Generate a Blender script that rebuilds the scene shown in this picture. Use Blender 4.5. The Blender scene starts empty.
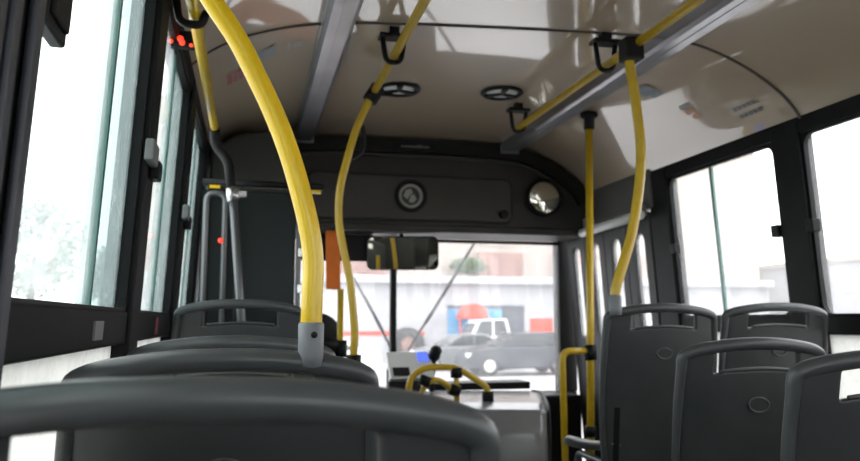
import bpy, bmesh, math, random
from mathutils import Vector, Matrix
random.seed(4)
S = bpy.context.scene
COL = S.collection
PI = math.pi

# ------------------------------------------------------------------ camera, sky, exposure
cam_d = bpy.data.cameras.new('camera')
cam = bpy.data.objects.new('camera', cam_d)
COL.objects.link(cam)
cam_d.sensor_width = 36.0
cam_d.lens = 36.0 * 760.0 / 860.0
cam_d.clip_start = 0.02
cam_d.clip_end = 300
cam.location = (-0.92, 0.0, 1.06)
cam.rotation_euler = (math.radians(90 + 6.79), 0, math.radians(-13.376))
cam_d.dof.use_dof = True
cam_d.dof.focus_distance = 1.3
cam_d.dof.aperture_fstop = 5.6
S.camera = cam

world = bpy.data.worlds.new('overcast_sky')
S.world = world
world.use_nodes = True
wn = world.node_tree.nodes
bg = wn['Background']
bg.inputs['Color'].default_value = (0.97, 0.985, 1.0, 1)
bg.inputs['Strength'].default_value = 3.2

vs = S.view_settings
vs.view_transform = 'Standard'
vs.look = 'None'
vs.gamma = 1.0
vs.use_curve_mapping = False
vs.exposure = 0.45

# ------------------------------------------------------------------ materials
def mat(name, col, rough=0.5, metal=0.0, coat=0.0, noise=0.0, nscale=8.0, bump=0.0, spec=0.5):
    m = bpy.data.materials.new(name)
    m.use_nodes = True
    nt = m.node_tree
    b = nt.nodes['Principled BSDF']
    b.inputs['Base Color'].default_value = (*col, 1)
    b.inputs['Roughness'].default_value = rough
    b.inputs['Metallic'].default_value = metal
    b.inputs['Specular IOR Level'].default_value = spec
    if coat:
        b.inputs['Coat Weight'].default_value = coat
        b.inputs['Coat Roughness'].default_value = 0.04
    if noise or bump:
        tc = nt.nodes.new('ShaderNodeTexCoord')
        n = nt.nodes.new('ShaderNodeTexNoise')
        n.inputs['Scale'].default_value = nscale
        n.inputs['Detail'].default_value = 5
        nt.links.new(tc.outputs['Object'], n.inputs['Vector'])
        if noise:
            r = nt.nodes.new('ShaderNodeValToRGB')
            r.color_ramp.elements[0].position = 0.3
            r.color_ramp.elements[1].position = 0.7
            r.color_ramp.elements[0].color = (*[c * (1 - noise) for c in col], 1)
            r.color_ramp.elements[1].color = (*[min(1, c * (1 + noise)) for c in col], 1)
            nt.links.new(n.outputs['Fac'], r.inputs['Fac'])
            nt.links.new(r.outputs['Color'], b.inputs['Base Color'])
        if bump:
            bp = nt.nodes.new('ShaderNodeBump')
            bp.inputs['Strength'].default_value = bump
            bp.inputs['Distance'].default_value = 0.01
            nt.links.new(n.outputs['Fac'], bp.inputs['Height'])
            nt.links.new(bp.outputs['Normal'], b.inputs['Normal'])
    return m

def emis(name, col, strength):
    m = mat(name, col, 0.4)
    b = m.node_tree.nodes['Principled BSDF']
    b.inputs['Emission Color'].default_value = (*col, 1)
    b.inputs['Emission Strength'].default_value = strength
    return m

def glass_mat(name, tint, fog, foggy_low=0.0, z_ref=(0.0, 1.0)):
    """thin pane: tinted see-through + mirror gloss + fog layer that scatters light (condensation, washed-out veil)"""
    m = bpy.data.materials.new(name)
    m.use_nodes = True
    nt = m.node_tree
    for n in list(nt.nodes):
        nt.nodes.remove(n)
    N = nt.nodes.new
    out = N('ShaderNodeOutputMaterial')
    tr = N('ShaderNodeBsdfTransparent'); tr.inputs['Color'].default_value = (*tint, 1)
    gl = N('ShaderNodeBsdfGlossy'); gl.inputs['Roughness'].default_value = 0.03
    lwt = N('ShaderNodeLayerWeight'); lwt.inputs['Blend'].default_value = 0.5
    pw = N('ShaderNodeMath'); pw.operation = 'POWER'; pw.inputs[1].default_value = 5.0
    nt.links.new(lwt.outputs['Facing'], pw.inputs[0])
    fr = N('ShaderNodeMath'); fr.operation = 'MULTIPLY_ADD'; fr.inputs[1].default_value = 0.6; fr.inputs[2].default_value = 0.03
    nt.links.new(pw.outputs[0], fr.inputs[0])
    mx = N('ShaderNodeMixShader')
    nt.links.new(fr.outputs[0], mx.inputs[0]); nt.links.new(tr.outputs[0], mx.inputs[1]); nt.links.new(gl.outputs[0], mx.inputs[2])
    tl = N('ShaderNodeBsdfTranslucent'); tl.inputs['Color'].default_value = (*tint, 1)
    tc = N('ShaderNodeTexCoord')
    n = N('ShaderNodeTexNoise'); n.inputs['Scale'].default_value = 7; n.inputs['Detail'].default_value = 7; n.inputs['Roughness'].default_value = 0.75
    nt.links.new(tc.outputs['Object'], n.inputs['Vector'])
    mr = N('ShaderNodeMapRange')
    mr.inputs['From Min'].default_value = 0.35; mr.inputs['From Max'].default_value = 0.65
    mr.inputs['To Min'].default_value = max(0, fog * 0.75); mr.inputs['To Max'].default_value = fog * 1.25
    nt.links.new(n.outputs['Fac'], mr.inputs['Value'])
    fac = mr.outputs['Result']
    m2 = N('ShaderNodeMixShader')
    nt.links.new(fac, m2.inputs[0]); nt.links.new(mx.outputs[0], m2.inputs[1]); nt.links.new(tl.outputs[0], m2.inputs[2])
    nt.links.new(m2.outputs[0], out.inputs['Surface'])
    return m

M = {}
M['seat'] = mat('dark_grey_seat_plastic', (0.034, 0.037, 0.038), 0.40, noise=0.12, nscale=14, bump=0.04)
M['rail_plastic'] = mat('charcoal_handle_plastic', (0.056, 0.060, 0.062), 0.36, noise=0.10, nscale=20)
M['cushion'] = mat('grey_seat_pan_plastic', (0.42, 0.43, 0.43), 0.4)
M['black'] = mat('black_rubber', (0.008, 0.008, 0.0085), 0.5, spec=0.2)
M['frame'] = mat('black_window_frame', (0.009, 0.0092, 0.010), 0.55, noise=0.2, nscale=10, spec=0.15)
M['pillar'] = mat('graphite_pillar_trim', (0.050, 0.055, 0.070), 0.45, spec=0.4, noise=0.15, nscale=12)
M['ceiling'] = mat('glossy_beige_laminate', (0.43, 0.335, 0.245), 0.3, coat=1.0, noise=0.05, nscale=1.6)
M['ceiling'].node_tree.nodes['Principled BSDF'].inputs['Coat IOR'].default_value = 1.75
M['seam'] = mat('brown_joint_strip', (0.07, 0.055, 0.048), 0.5)
M['duct'] = mat('brushed_grey_metal', (0.35, 0.345, 0.365), 0.3, metal=0.75, noise=0.12, nscale=5)
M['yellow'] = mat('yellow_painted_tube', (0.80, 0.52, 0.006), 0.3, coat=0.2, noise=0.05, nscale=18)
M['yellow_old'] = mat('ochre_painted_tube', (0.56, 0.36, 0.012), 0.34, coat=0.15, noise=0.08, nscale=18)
M['socket'] = mat('grey_rubber_socket', (0.17, 0.175, 0.19), 0.45)
M['header'] = mat('dark_taupe_moulding', (0.034, 0.031, 0.027), 0.5, spec=0.3, noise=0.12, nscale=6)
M['band'] = mat('near_black_moulding', (0.010, 0.0095, 0.009), 0.55, spec=0.25, noise=0.15, nscale=6)
M['hatchm'] = mat('taupe_hatch_panel', (0.042, 0.038, 0.032), 0.45, spec=0.35, noise=0.12, nscale=5)
M['overdoor'] = mat('grey_overdoor_moulding', (0.085, 0.082, 0.075), 0.45, noise=0.1, nscale=6)
M['chrome'] = mat('worn_chrome', (0.55, 0.55, 0.55), 0.25, metal=0.9)
M['mirror'] = mat('mirror_glass', (0.85, 0.82, 0.72), 0.02, metal=1.0)
M['silver'] = mat('silver_vinyl_cover', (0.20, 0.20, 0.205), 0.2, noise=0.12, nscale=5, bump=0.12)
M['floor'] = mat('dark_speckled_floor', (0.055, 0.055, 0.058), 0.5, noise=0.3, nscale=60)
M['steel'] = mat('dark_steel_tube', (0.13, 0.135, 0.14), 0.35, metal=0.5)
M['panel_glass'] = mat('dark_green_partition', (0.006, 0.011, 0.0105), 0.3, spec=0.2)
M['dark'] = mat('dark_grey_panel', (0.014, 0.014, 0.0145), 0.55, spec=0.3, noise=0.15, nscale=7)
M['orange'] = mat('orange_fabric', (0.75, 0.17, 0.015), 0.7, noise=0.1, nscale=10)
M['white'] = mat('white_plastic', (0.7, 0.7, 0.69), 0.4)
M['grey'] = mat('mid_grey_plastic', (0.2, 0.2, 0.2), 0.45)
M['label'] = mat('pale_label_print', (0.33, 0.32, 0.3), 0.5)
M['paleorange'] = mat('pale_orange_patch', (0.55, 0.27, 0.16), 0.4)
M['red'] = mat('faded_red_print', (0.28, 0.05, 0.06), 0.4)
M['blue'] = mat('faded_blue_grey_print', (0.20, 0.24, 0.27), 0.4)
M['bluep'] = mat('bright_blue_paint', (0.05, 0.24, 0.44), 0.5)
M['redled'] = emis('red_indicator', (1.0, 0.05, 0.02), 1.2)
M['screen'] = emis('blue_screen', (0.12, 0.2, 0.9), 0.6)
M['pane'] = glass_mat('fogged_side_glass', (0.95, 0.99, 0.98), 0.13)
M['pane_clear'] = glass_mat('right_side_glass', (0.985, 0.99, 0.99), 0.07)
M['pane_tint'] = glass_mat('green_tinted_sliding_glass', (0.60, 0.67, 0.66), 0.22)
M['pane_low'] = glass_mat('frosted_lower_glass', (0.60, 0.605, 0.585), 0.85)
M['windscreen'] = glass_mat('veiled_windscreen_glass', (0.985, 0.99, 1.0), 0.055)  # fog put in as a pale veil that washes out the street
M['edge'] = mat('green_glass_edge', (0.05, 0.16, 0.14), 0.2)
M['asphalt'] = mat('wet_pale_asphalt', (0.42, 0.41, 0.41), 0.35, noise=0.12, nscale=0.6)
M['plaster'] = mat('white_plaster', (0.36, 0.36, 0.375), 0.8, noise=0.04, nscale=0.8)
M['beige'] = mat('beige_plaster', (0.36, 0.31, 0.275), 0.8, noise=0.08, nscale=0.6)
M['brick'] = mat('pink_brick', (0.26, 0.15, 0.125), 0.8, noise=0.15, nscale=2)
M['leaf'] = mat('green_leaves', (0.10, 0.15, 0.07), 0.7, noise=0.35, nscale=6)
M['greytree'] = mat('grey_green_leaves', (0.26, 0.30, 0.27), 0.8, noise=0.35, nscale=2)
M['bark'] = mat('grey_bark', (0.10, 0.085, 0.07), 0.8, noise=0.3, nscale=8)
M['carblue'] = mat('dark_slate_car_paint', (0.020, 0.024, 0.033), 0.35, coat=0.15)
M['carsilver'] = mat('silver_car_paint', (0.13, 0.14, 0.145), 0.3, coat=0.2)
M['carwhite'] = mat('white_car_paint', (0.55, 0.55, 0.55), 0.3, coat=0.4)
M['carglass'] = mat('dark_car_glass', (0.03, 0.035, 0.04), 0.08)
M['tyre'] = mat('tyre_rubber', (0.03, 0.028, 0.027), 0.7)
M['hub'] = mat('silver_wheel_disc', (0.6, 0.6, 0.6), 0.3, metal=0.4)
M['vermilion'] = mat('vermilion_canvas', (0.55, 0.05, 0.02), 0.6)
M['shade'] = mat('doorway_shade_and_lintel', (0.07, 0.075, 0.09), 0.8)

# ------------------------------------------------------------------ mesh helpers
class MB:
    """collects shapes given in world coordinates, links them as one mesh object"""
    def __init__(s):
        s.v, s.f, s.sm = [], [], []
    def add(s, vs, fs, smooth=False):
        o = len(s.v)
        s.v += [tuple(v) for v in vs]
        s.f += [tuple(i + o for i in f) for f in fs]
        s.sm += [smooth] * len(fs)
        return s
    def box(s, x0, x1, y0, y1, z0, z1, fn=None):
        vs = [(x, y, z) for x in (x0, x1) for y in (y0, y1) for z in (z0, z1)]
        if fn: vs = [fn(*v) for v in vs]
        return s.add(vs, [(0,1,3,2),(4,6,7,5),(0,4,5,1),(2,3,7,6),(0,2,6,4),(1,5,7,3)])
    def tube(s, pts, r, n=16, cap=True, sy=1.0):
        pts = [Vector(p) for p in pts]
        k = len(pts)
        rs = r if isinstance(r, (list, tuple)) else [r] * k
        T = []
        for i in range(k):
            a, b = pts[max(0, i-1)], pts[min(k-1, i+1)]
            T.append((b - a).normalized())
        ref = Vector((0, 1, 0)) if abs(T[0].y) < 0.9 else Vector((1, 0, 0))
        nrm = (ref - T[0] * ref.dot(T[0])).normalized()
        vs = []
        for i in range(k):
            nrm = (nrm - T[i] * nrm.dot(T[i])).normalized()
            bi = T[i].cross(nrm)
            for j in range(n):
                a = 2 * PI * j / n
                vs.append(pts[i] + (nrm * math.cos(a) * sy + bi * math.sin(a)) * rs[i])
        fs = [(i*n+j, i*n+(j+1) % n, (i+1)*n+(j+1) % n, (i+1)*n+j) for i in range(k-1) for j in range(n)]
        s.add(vs, fs, True)
        if cap:
            o = len(s.v) - k*n
            s.f.append(tuple(o + j for j in reversed(range(n)))); s.sm.append(False)
            s.f.append(tuple(o + (k-1)*n + j for j in range(n))); s.sm.append(False)
        return s
    def lathe(s, prof, centre, axis=(0,0,1), n=32):
        """prof: (radius, height along axis)"""
        ax = Vector(axis).normalized()
        u = ax.orthogonal().normalized(); w = ax.cross(u); c = Vector(centre)
        vs = []
        for r, h in prof:
            for j in range(n):
                a = 2*PI*j/n
                vs.append(c + ax*h + (u*math.cos(a) + w*math.sin(a))*max(r, 1e-5))
        k = len(prof)
        fs = [(i*n+j, i*n+(j+1) % n, (i+1)*n+(j+1) % n, (i+1)*n+j) for i in range(k-1) for j in range(n)]
        return s.add(vs, fs, True)
    def prism(s, poly, lo, hi, fn):
        """poly: 2-D outline; fn(a, b, t) -> xyz; extruded t = lo..hi"""
        n = len(poly)
        vs = [fn(a, b, lo) for a, b in poly] + [fn(a, b, hi) for a, b in poly]
        fs = [tuple(reversed(range(n))), tuple(range(n, 2*n))] + [(i, (i+1) % n, n+(i+1) % n, n+i) for i in range(n)]
        return s.add(vs, fs)
    def ring(s, outer, inner, lo, hi, fn):
        """flat frame between two outlines with the same number of points"""
        n = len(outer)
        vs = []
        for t in (lo, hi):
            vs += [fn(a, b, t) for a, b in outer] + [fn(a, b, t) for a, b in inner]
        fs = []
        for i in range(n):
            j = (i+1) % n
            fs += [(i, j, n+j, n+i), (2*n+j, 2*n+i, 3*n+i, 3*n+j), (j, i, 2*n+i, 2*n+j), (n+i, n+j, 3*n+j, 3*n+i)]
        return s.add(vs, fs)
    def build(s, name, m, parent=None, bevel=0.0, seg=2, sharp=40):
        me = bpy.data.meshes.new(name)
        off = Vector((0, 0, 0)); p = parent
        while p is not None:
            off += p.location; p = p.parent
        me.from_pydata([tuple(Vector(v) - off) for v in s.v], [], s.f)
        bm = bmesh.new(); bm.from_mesh(me)
        bmesh.ops.recalc_face_normals(bm, faces=bm.faces)
        bm.to_mesh(me); bm.free()
        for p_, q in zip(me.polygons, s.sm):
            p_.use_smooth = q
        me.materials.append(m)
        o = bpy.data.objects.new(name, me)
        COL.objects.link(o)
        if parent is not None: o.parent = parent
        if bevel:
            b = o.modifiers.new('bevel', 'BEVEL'); b.width = bevel; b.segments = seg
            b.limit_method = 'ANGLE'; b.angle_limit = math.radians(sharp)
        return o

def tag(o, label=None, cat=None, group=None, kind=None):
    if label: o['label'] = label
    if cat: o['category'] = cat
    if group: o['group'] = group
    if kind: o['kind'] = kind
    return o
def thing(name, label, cat, loc, group=None):
    o = bpy.data.objects.new(name, None)
    COL.objects.link(o); o.location = loc; o.empty_display_size = 0.1
    return tag(o, label, cat, group)
def struct(o, label=None):
    o['kind'] = 'structure'
    if label: o['label'] = label
    return o
def copy_tree(o, parent=None):
    c = o.copy(); COL.objects.link(c); c.parent = parent
    for ch in list(o.children):
        copy_tree(ch, c)
    return c
def spline(pts, sub=8):
    P = [Vector(p) for p in pts]
    P = [P[0]*2 - P[1]] + P + [P[-1]*2 - P[-2]]
    out = []
    for i in range(1, len(P)-2):
        a, b, c, d = P[i-1], P[i], P[i+1], P[i+2]
        for k in range(sub):
            t = k/sub
            out.append(0.5*((2*b) + (c-a)*t + (2*a-5*b+4*c-d)*t*t + (3*b-a-3*c+d)*t**3))
    out.append(P[-2])
    return out
def fillet(pts, r, n=6):
    """polyline with rounded corners"""
    P = [Vector(p) for p in pts]; out = [P[0]]
    for i in range(1, len(P)-1):
        a, b, c = P[i-1], P[i], P[i+1]
        d1, d2 = (a-b), (c-b)
        q = min(r, d1.length*0.48, d2.length*0.48)
        s, e = b + d1.normalized()*q, b + d2.normalized()*q
        for k in range(n+1):
            t = k/n
            out.append(s*(1-t)**2 + b*2*t*(1-t) + e*t*t)
    out.append(P[-1]); return out
def rrect(a0, a1, b0, b1, r, n=5):
    out = []
    for ca, cb, st in ((a1-r, b1-r, 0), (a0+r, b1-r, 90), (a0+r, b0+r, 180), (a1-r, b0+r, 270)):
        for k in range(n+1):
            t = math.radians(st + 90*k/n)
            out.append((ca + r*math.cos(t), cb + r*math.sin(t)))
    return out
def ellipse(ca, cb, ra, rb, n=40):
    return [(ca + ra*math.cos(2*PI*k/n), cb + rb*math.sin(2*PI*k/n)) for k in range(n)]

# ------------------------------------------------------------------ bus shell
Y0, YF = -1.6, 4.92            # rear wall, windscreen
SEC = [(-1.155,1.955),(-1.10,2.005),(-1.02,2.055),(-0.92,2.095),(-0.78,2.130),(-0.62,2.150),(-0.4,2.160),(0,2.165),
       (0.4,2.165),(0.62,2.158),(0.75,2.140),(0.87,2.100),(0.98,2.045),(1.07,1.985),(1.14,1.92),(1.192,1.845)]
def ceil_z(x):
    for (a, za), (b, zb) in zip(SEC, SEC[1:]):
        if a <= x <= b: return za + (zb-za)*(x-a)/(b-a)
    return SEC[0][1] if x < 0 else SEC[-1][1]
def sec_pts(n=6):
    return [(p.x, p.y) for p in spline([(a, b, 0) for a, b in SEC], n)]
def lw(t, y, z): return (-1.20 + 0.05*(z-1.08) + t, y, z)      # left wall, t = distance inward
def rw(t, y, z): return (1.25 - 0.07*(z-1.08) - t, y, z)       # right wall

# floor with the two raised platforms over the front wheels
f = MB()
f.box(-1.3, 1.32, Y0, YF+0.1, -0.06, 0.0)
f.box(-1.19, -0.66, 2.35, 3.25, 0.0, 0.124)
f.box(-1.19, -0.70, 1.68, 2.30, 0.0, 0.014)
f.box(0.2, 0.748, 2.30, 3.15, 0.0, 0.111)
f.box(0.748, 1.24, 2.30, 3.15, 0.0, 0.117)
struct(f.build('floor', M['floor'], bevel=0.01), 'dark speckled bus floor with raised wheel platforms')

# ceiling: one laminate skin, crosswise joint strip laid on it
sp = sec_pts()
c = MB()
ys = [Y0 + (YF+0.05-Y0)*k/40 for k in range(41)]
n = len(sp)
c.add([(x, y, z) for y in ys for x, z in sp], [(i*n+j, i*n+j+1, (i+1)*n+j+1, (i+1)*n+j) for i in range(40) for j in range(n-1)], True)
ceiling = struct(c.build('ceiling', M['ceiling']), 'glossy beige curved bus ceiling')
sol = ceiling.modifiers.new('thickness', 'SOLIDIFY'); sol.thickness = 0.03; sol.offset = 1.0
sol.offset = -1.0 if ceiling.data.polygons[0].normal.z < 0 else 1.0
st = MB()
vs = []
for x, z in sp:
    y = 2.63 - 0.10*x
    for dy, dz in ((-0.008, -0.0005), (-0.006, -0.005), (0.006, -0.005), (0.008, -0.0005)):
        vs.append((x*0.998, y+dy, z+dz))
st.add(vs, [(i*4+j, i*4+j+1, (i+1)*4+j+1, (i+1)*4+j) for i in range(n-1) for j in range(3)], True)
struct(st.build('trim_1', M['seam']), 'brown joint strip across the ceiling')

# left and right walls: sill rail, lower band, pillars, top band
LP = [(-1.6,-1.42),(-0.62,-0.44),(-0.02,0.04),(0.74,0.905),(1.86,2.0),(2.86,3.02),(3.86,4.02),(4.72,4.92)]   # left pillars (y)
RP = [(-1.6,-1.42),(-0.50,-0.34),(0.52,0.68),(1.54,1.70),(2.53,2.69),(3.52,3.70)]
def side_wall(name, fn, pillars, top, yend, m, label):
    w = MB()
    w.box(0, -0.05, Y0, yend, 0.0, 0.70, fn)
    w.box(0.012, -0.05, Y0, yend, 1.008, 1.083, fn)
    w.box(0.016, -0.05, Y0, yend, top, top+0.085, fn)
    for a, b in pillars:
        w.box(0.022, -0.05, a, b, 0.70, top+0.05, fn)
    o = struct(w.build(name, m, bevel=0.006), label)
    return o
side_wall('wall_left', lw, LP, 1.905, YF, M['frame'], 'dark left side wall with window pillars')
side_wall('wall_right', rw, RP, 1.80, 3.70, M['frame'], 'dark right side wall with window pillars')
# grooves trim of the close left pillar
g = MB()
for a, b in ((0.752, 0.775), (0.795, 0.822), (0.865, 0.897)):
    g.box(0.024, 0.034, a, b, 0.72, 1.93, lw)
struct(g.build('trim_2', M['pillar'], bevel=0.004), 'ribbed graphite trim on the near left pillar')

def window(idx, fn, y0, y1, z1, low_m, pane_m, split, label, side):
    root = bpy.data.objects.new('window_%d' % idx, None); COL.objects.link(root)
    root.location = fn(0, (y0+y1)/2, 1.085)
    struct(root, label)
    F = lambda a, b, t: fn(t, a, b)
    MB().ring(rrect(y0-0.012, y1+0.012, 1.072, z1+0.012, 0.05), rrect(y0+0.012, y1-0.012, 1.088, z1-0.012, 0.045), -0.010, 0.008, F).build('gasket', M['black'], root)
    MB().box(-0.006, -0.010, y0-0.02, split+0.02, 1.06, z1+0.02, fn).build('pane', pane_m, root)
    MB().box(-0.018, -0.022, split-0.02, y1+0.02, 1.06, z1+0.02, fn).build('pane', M['pane_tint'] if side < 0 else pane_m, root)
    MB().box(-0.002, -0.016, split+0.004, split+0.020, 1.075, z1, fn).build('sliding_edge', M['edge'], root)
    MB().box(-0.016, -0.022, y0-0.02, y1+0.02, 0.69, 1.02, fn).build('lower_pane', low_m, root)
    return root
wi = 0
for k in range(len(LP)-1):
    a, b = LP[k][1], LP[k+1][0]
    if b - a < 0.3: continue
    wi += 1
    sp_ = 1.49 if abs(a-0.905) < .01 else a + 0.5*(b-a)
    W = window(wi, lw, a, b, 1.905, M['pane_low'], M['pane'], sp_, 'fogged left side window of the bus', -1)
    if abs(a-0.905) < 0.01:
        MB().box(-0.004, 0.016, 0.965, 1.065, 1.42, 1.60, lw).box(0.014, 0.022, 0.975, 1.055, 1.435, 1.585, lw).build('latch', M['black'], W, bevel=0.006)
        MB().box(0.012, 0.016, 1.475, 1.555, 1.025, 1.06, lw).build('number_plate', M['grey'], W)
    if abs(a-2.0) < 0.01 or abs(a-3.02) < 0.01:
        MB().box(0.022, 0.042, a-0.20, a-0.10, 1.425, 1.475, lw).build('latch', M['grey'], W, bevel=0.004)
        MB().box(0.022, 0.046, a-0.098, a-0.04, 1.40, 1.445, lw).build('latch', M['black'], W, bevel=0.004)
    if abs(a-2.0) < 0.01:
        MB().box(0.012, 0.015, a+0.42, a+0.46, 1.02, 1.07, lw).build('red_tag', M['red'], W)
for k in range(len(RP)-1):
    a, b = RP[k][1], RP[k+1][0]
    wi += 1
    W = window(wi, rw, a, b, 1.80, M['pane_low'], M['pane_clear'], a + 0.46, 'bright right side window of the bus', 1)
    MB().box(-0.004, 0.036, a+0.0, a+0.045, 1.405, 1.455, rw).build('latch', M['black'], W, bevel=0.005)
    MB().box(-0.004, 0.036, b-0.04, b+0.0, 1.405, 1.455, rw).build('latch', M['black'], W, bevel=0.005)

# rear wall with a wide window
w = MB()
w.ring(rrect(-1.3, 1.3, 0.0, 2.2, 0.05), rrect(-0.95, 0.95, 1.05, 1.8, 0.08), Y0-0.05, Y0, lambda a, b, t: (a, t, b))
struct(w.build('wall_back', M['dark']), 'dark rear bus wall')
rwn = struct(MB().box(-1.0, 1.0, Y0-0.03, Y0-0.026, 1.0, 1.85).build('window_20', M['pane_clear']), 'rear window of the bus')

# front wall under the windscreen, corner pillars, windscreen
w = MB()
w.box(-1.24, 1.28, YF-0.02, YF+0.10, 0.0, 0.585)
w.box(-1.24, -1.08, YF-0.03, YF+0.08, 0.585, 2.1)
w.box(1.155, 1.28, YF-0.03, YF+0.08, 0.585, 2.0)
w.box(-1.24, 1.28, YF+0.02, YF+0.08, 1.72, 2.16)
struct(w.build('wall_front', M['band'], bevel=0.01), 'dark front wall around the windscreen')
W = bpy.data.objects.new('window_21', None); COL.objects.link(W); W.location = (0, YF, 0.6)
struct(W, 'veiled windscreen with a black centre bar')
MB().box(-1.10, 1.17, YF+0.005, YF+0.010, 0.57, 1.74).build('pane', M['windscreen'], W)
MB().box(-0.020, 0.020, YF-0.03, YF+0.02, 0.60, 1.60).build('centre_bar', M['black'], W, bevel=0.006)
MB().box(-1.10, 1.17, YF-0.03, YF+0.02, 1.583, 1.602).build('top_bar', M['black'], W, bevel=0.004)
for a, b in (((0.115, 4.99, 0.86), (0.585, 4.99, 1.60)), ((-0.25, 4.99, 1.345), (0.01, 4.99, 0.87))):
    a, b = Vector(a), Vector(b)
    wp = thing('wiper', 'thin dark wiper slanting across the %s half of the windscreen' % ('right' if b.x > .3 else 'left'), 'wiper', a, 'windscreen wipers')
    MB().tube([a, b], 0.009, 8).build('wiper_arm', M['black'], wp)
    d = (b-a)
    MB().tube([a + d*0.25 + Vector((0,-0.02,0)), a + d*0.75 + Vector((0,-0.02,0))], 0.011, 8).tube([a+d*.5, a+d*.5+Vector((0,-.02,0))], .007, 8).build('wiper_blade', M['black'], wp)

# door on the right, behind the front pillar
dr = bpy.data.objects.new('door_1', None); COL.objects.link(dr); dr.location = (1.22, 4.25, 0.0)
struct(dr, 'dark folding door with tall rounded panes')
F = lambda a, b, t: rw(t, a, b)
leaf_y = [3.72, 4.0, 4.28, 4.56, 4.84]
for a, b in zip(leaf_y, leaf_y[1:]):
    lf = MB().ring(rrect(a+0.004, b-0.004, 0.03, 1.655, 0.004), rrect(a+0.075, b-0.075, 0.95, 1.55, 0.055), -0.02, 0.02, F)
    lf.build('door_leaf', M['dark'], dr)
    MB().box(-0.002, 0.002, a+0.06, b-0.06, 0.93, 1.56, rw).build('door_pane', M['pane_clear'], dr)
struct(MB().box(-0.04, 0.03, 3.66, YF-0.05, 1.668, 1.88, rw).build('trim_3', M['overdoor'], bevel=0.012), 'grey panel over the folding door')

# ------------------------------------------------------------------ front overhead console
oc = thing('overhead_console', 'wide dark moulded console above the windscreen with a curved top', 'console', (0, 4.5, 1.6))
inn = [(x*0.985, z-0.012) for x, z in sp]
F = lambda a, b, t: (a, t, b)
body = [(x, z) for x, z in inn] + [(1.165, 1.60), (-1.10, 1.60)]
MB().prism(body, 4.46, 4.86, F).build('housing', M['header'], oc)
lo = []
for i, (x, z) in enumerate(inn):
    a = inn[max(0, i-1)]; b = inn[min(len(inn)-1, i+1)]
    t = Vector((b[0]-a[0], b[1]-a[1])).normalized(); nx, nz = t.y, -t.x
    lo.append((x + nx*0.085, z + nz*0.085))
bd = MB(); m_ = len(inn)
vs = [F(*p, t) for t in (4.40, 4.458) for p in inn] + [F(*p, t) for t in (4.40, 4.458) for p in lo]
fs = []
for i in range(m_-1):
    fs += [(i, i+1, 2*m_+i+1, 2*m_+i), (m_+i, 3*m_+i, 3*m_+i+1, m_+i+1), (2*m_+i, 2*m_+i+1, 3*m_+i+1, 3*m_+i), (i, m_+i, m_+i+1, i+1)]
bd.add(vs, fs)
bd.build('curved_band', M['band'], oc)
edge = [(x + (p[0]-x)*1.12, 4.445, z + (p[1]-z)*1.12) for (x, z), p in zip(inn, lo)]
MB().tube(edge, 0.013, 8).build('edge_moulding', M['hatchm'], oc)
h = MB().prism(rrect(-0.60, 0.66, 1.665, 1.935, 0.05), 4.435, 4.462, F).build('hatch_panel', M['hatchm'], oc, bevel=0.008)
MB().ring(rrect(-0.607, 0.667, 1.658, 1.942, 0.055), rrect(-0.598, 0.658, 1.667, 1.933, 0.05), 4.452, 4.465, F).build('hatch_gap', M['black'], oc)
MB().lathe([(0, -0.03), (0.022, -0.03), (0.026, -0.02), (0.026, 0.012), (0, 0.012)], (0.60, 4.428, 1.715), (0, 1, 0), 20).build('latch_knob', M['black'], oc)
MB().box(-1.05, 1.12, 4.44, 4.50, 1.594, 1.640).build('lower_strip', M['header'], oc, bevel=0.01)
np_ = MB().prism(rrect(-0.10, 0.165, 2.078, 2.128, 0.018), 4.385, 4.402, F).build('name_plate', M['black'], oc, bevel=0.003)
# illegible slanted script on the plate
scr = MB()
x = -0.055
random.seed(2)
for k in range(9):
    hgt = random.choice([0.010, 0.012, 0.018])
    scr.tube(spline([(x, 4.383, 2.096), (x+0.006, 4.383, 2.096+hgt), (x+0.012, 4.383, 2.098), (x+0.018, 4.383, 2.104)], 4), 0.0018, 6)
    x += 0.0195
scr.build('faint_script', M['label'], np_)
# round emblem: ring with broken pale and dark pieces
em = MB()
C0 = (0.014, 4.43, 1.808)
em.lathe([(0.098, 0.006), (0.100, -0.012), (0.088, -0.02), (0.076, -0.012), (0.074, 0.006)], C0, (0, 1, 0), 40)
em = em.build('emblem', M['black'], oc)
MB().lathe([(0.074, 0.004), (0.074, -0.006), (0.058, -0.008), (0.056, 0.004)], C0, (0, 1, 0), 40).build('pale_ring', M['label'], em)
e2 = MB()
F2 = lambda a, b, t: (C0[0]+a, t, C0[2]+b)
e2.prism([(-0.045, 0.0), (-0.03, 0.035), (0.0, 0.045), (0.012, 0.02), (-0.01, 0.0), (-0.02, -0.02)], 4.424, 4.432, F2)
e2.prism([(0.0, 0.005), (0.02, 0.012), (0.035, -0.02), (0.015, -0.04), (-0.012, -0.036)], 4.424, 4.432, F2)
e2.build('emblem_figure', M['label'], em)

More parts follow.
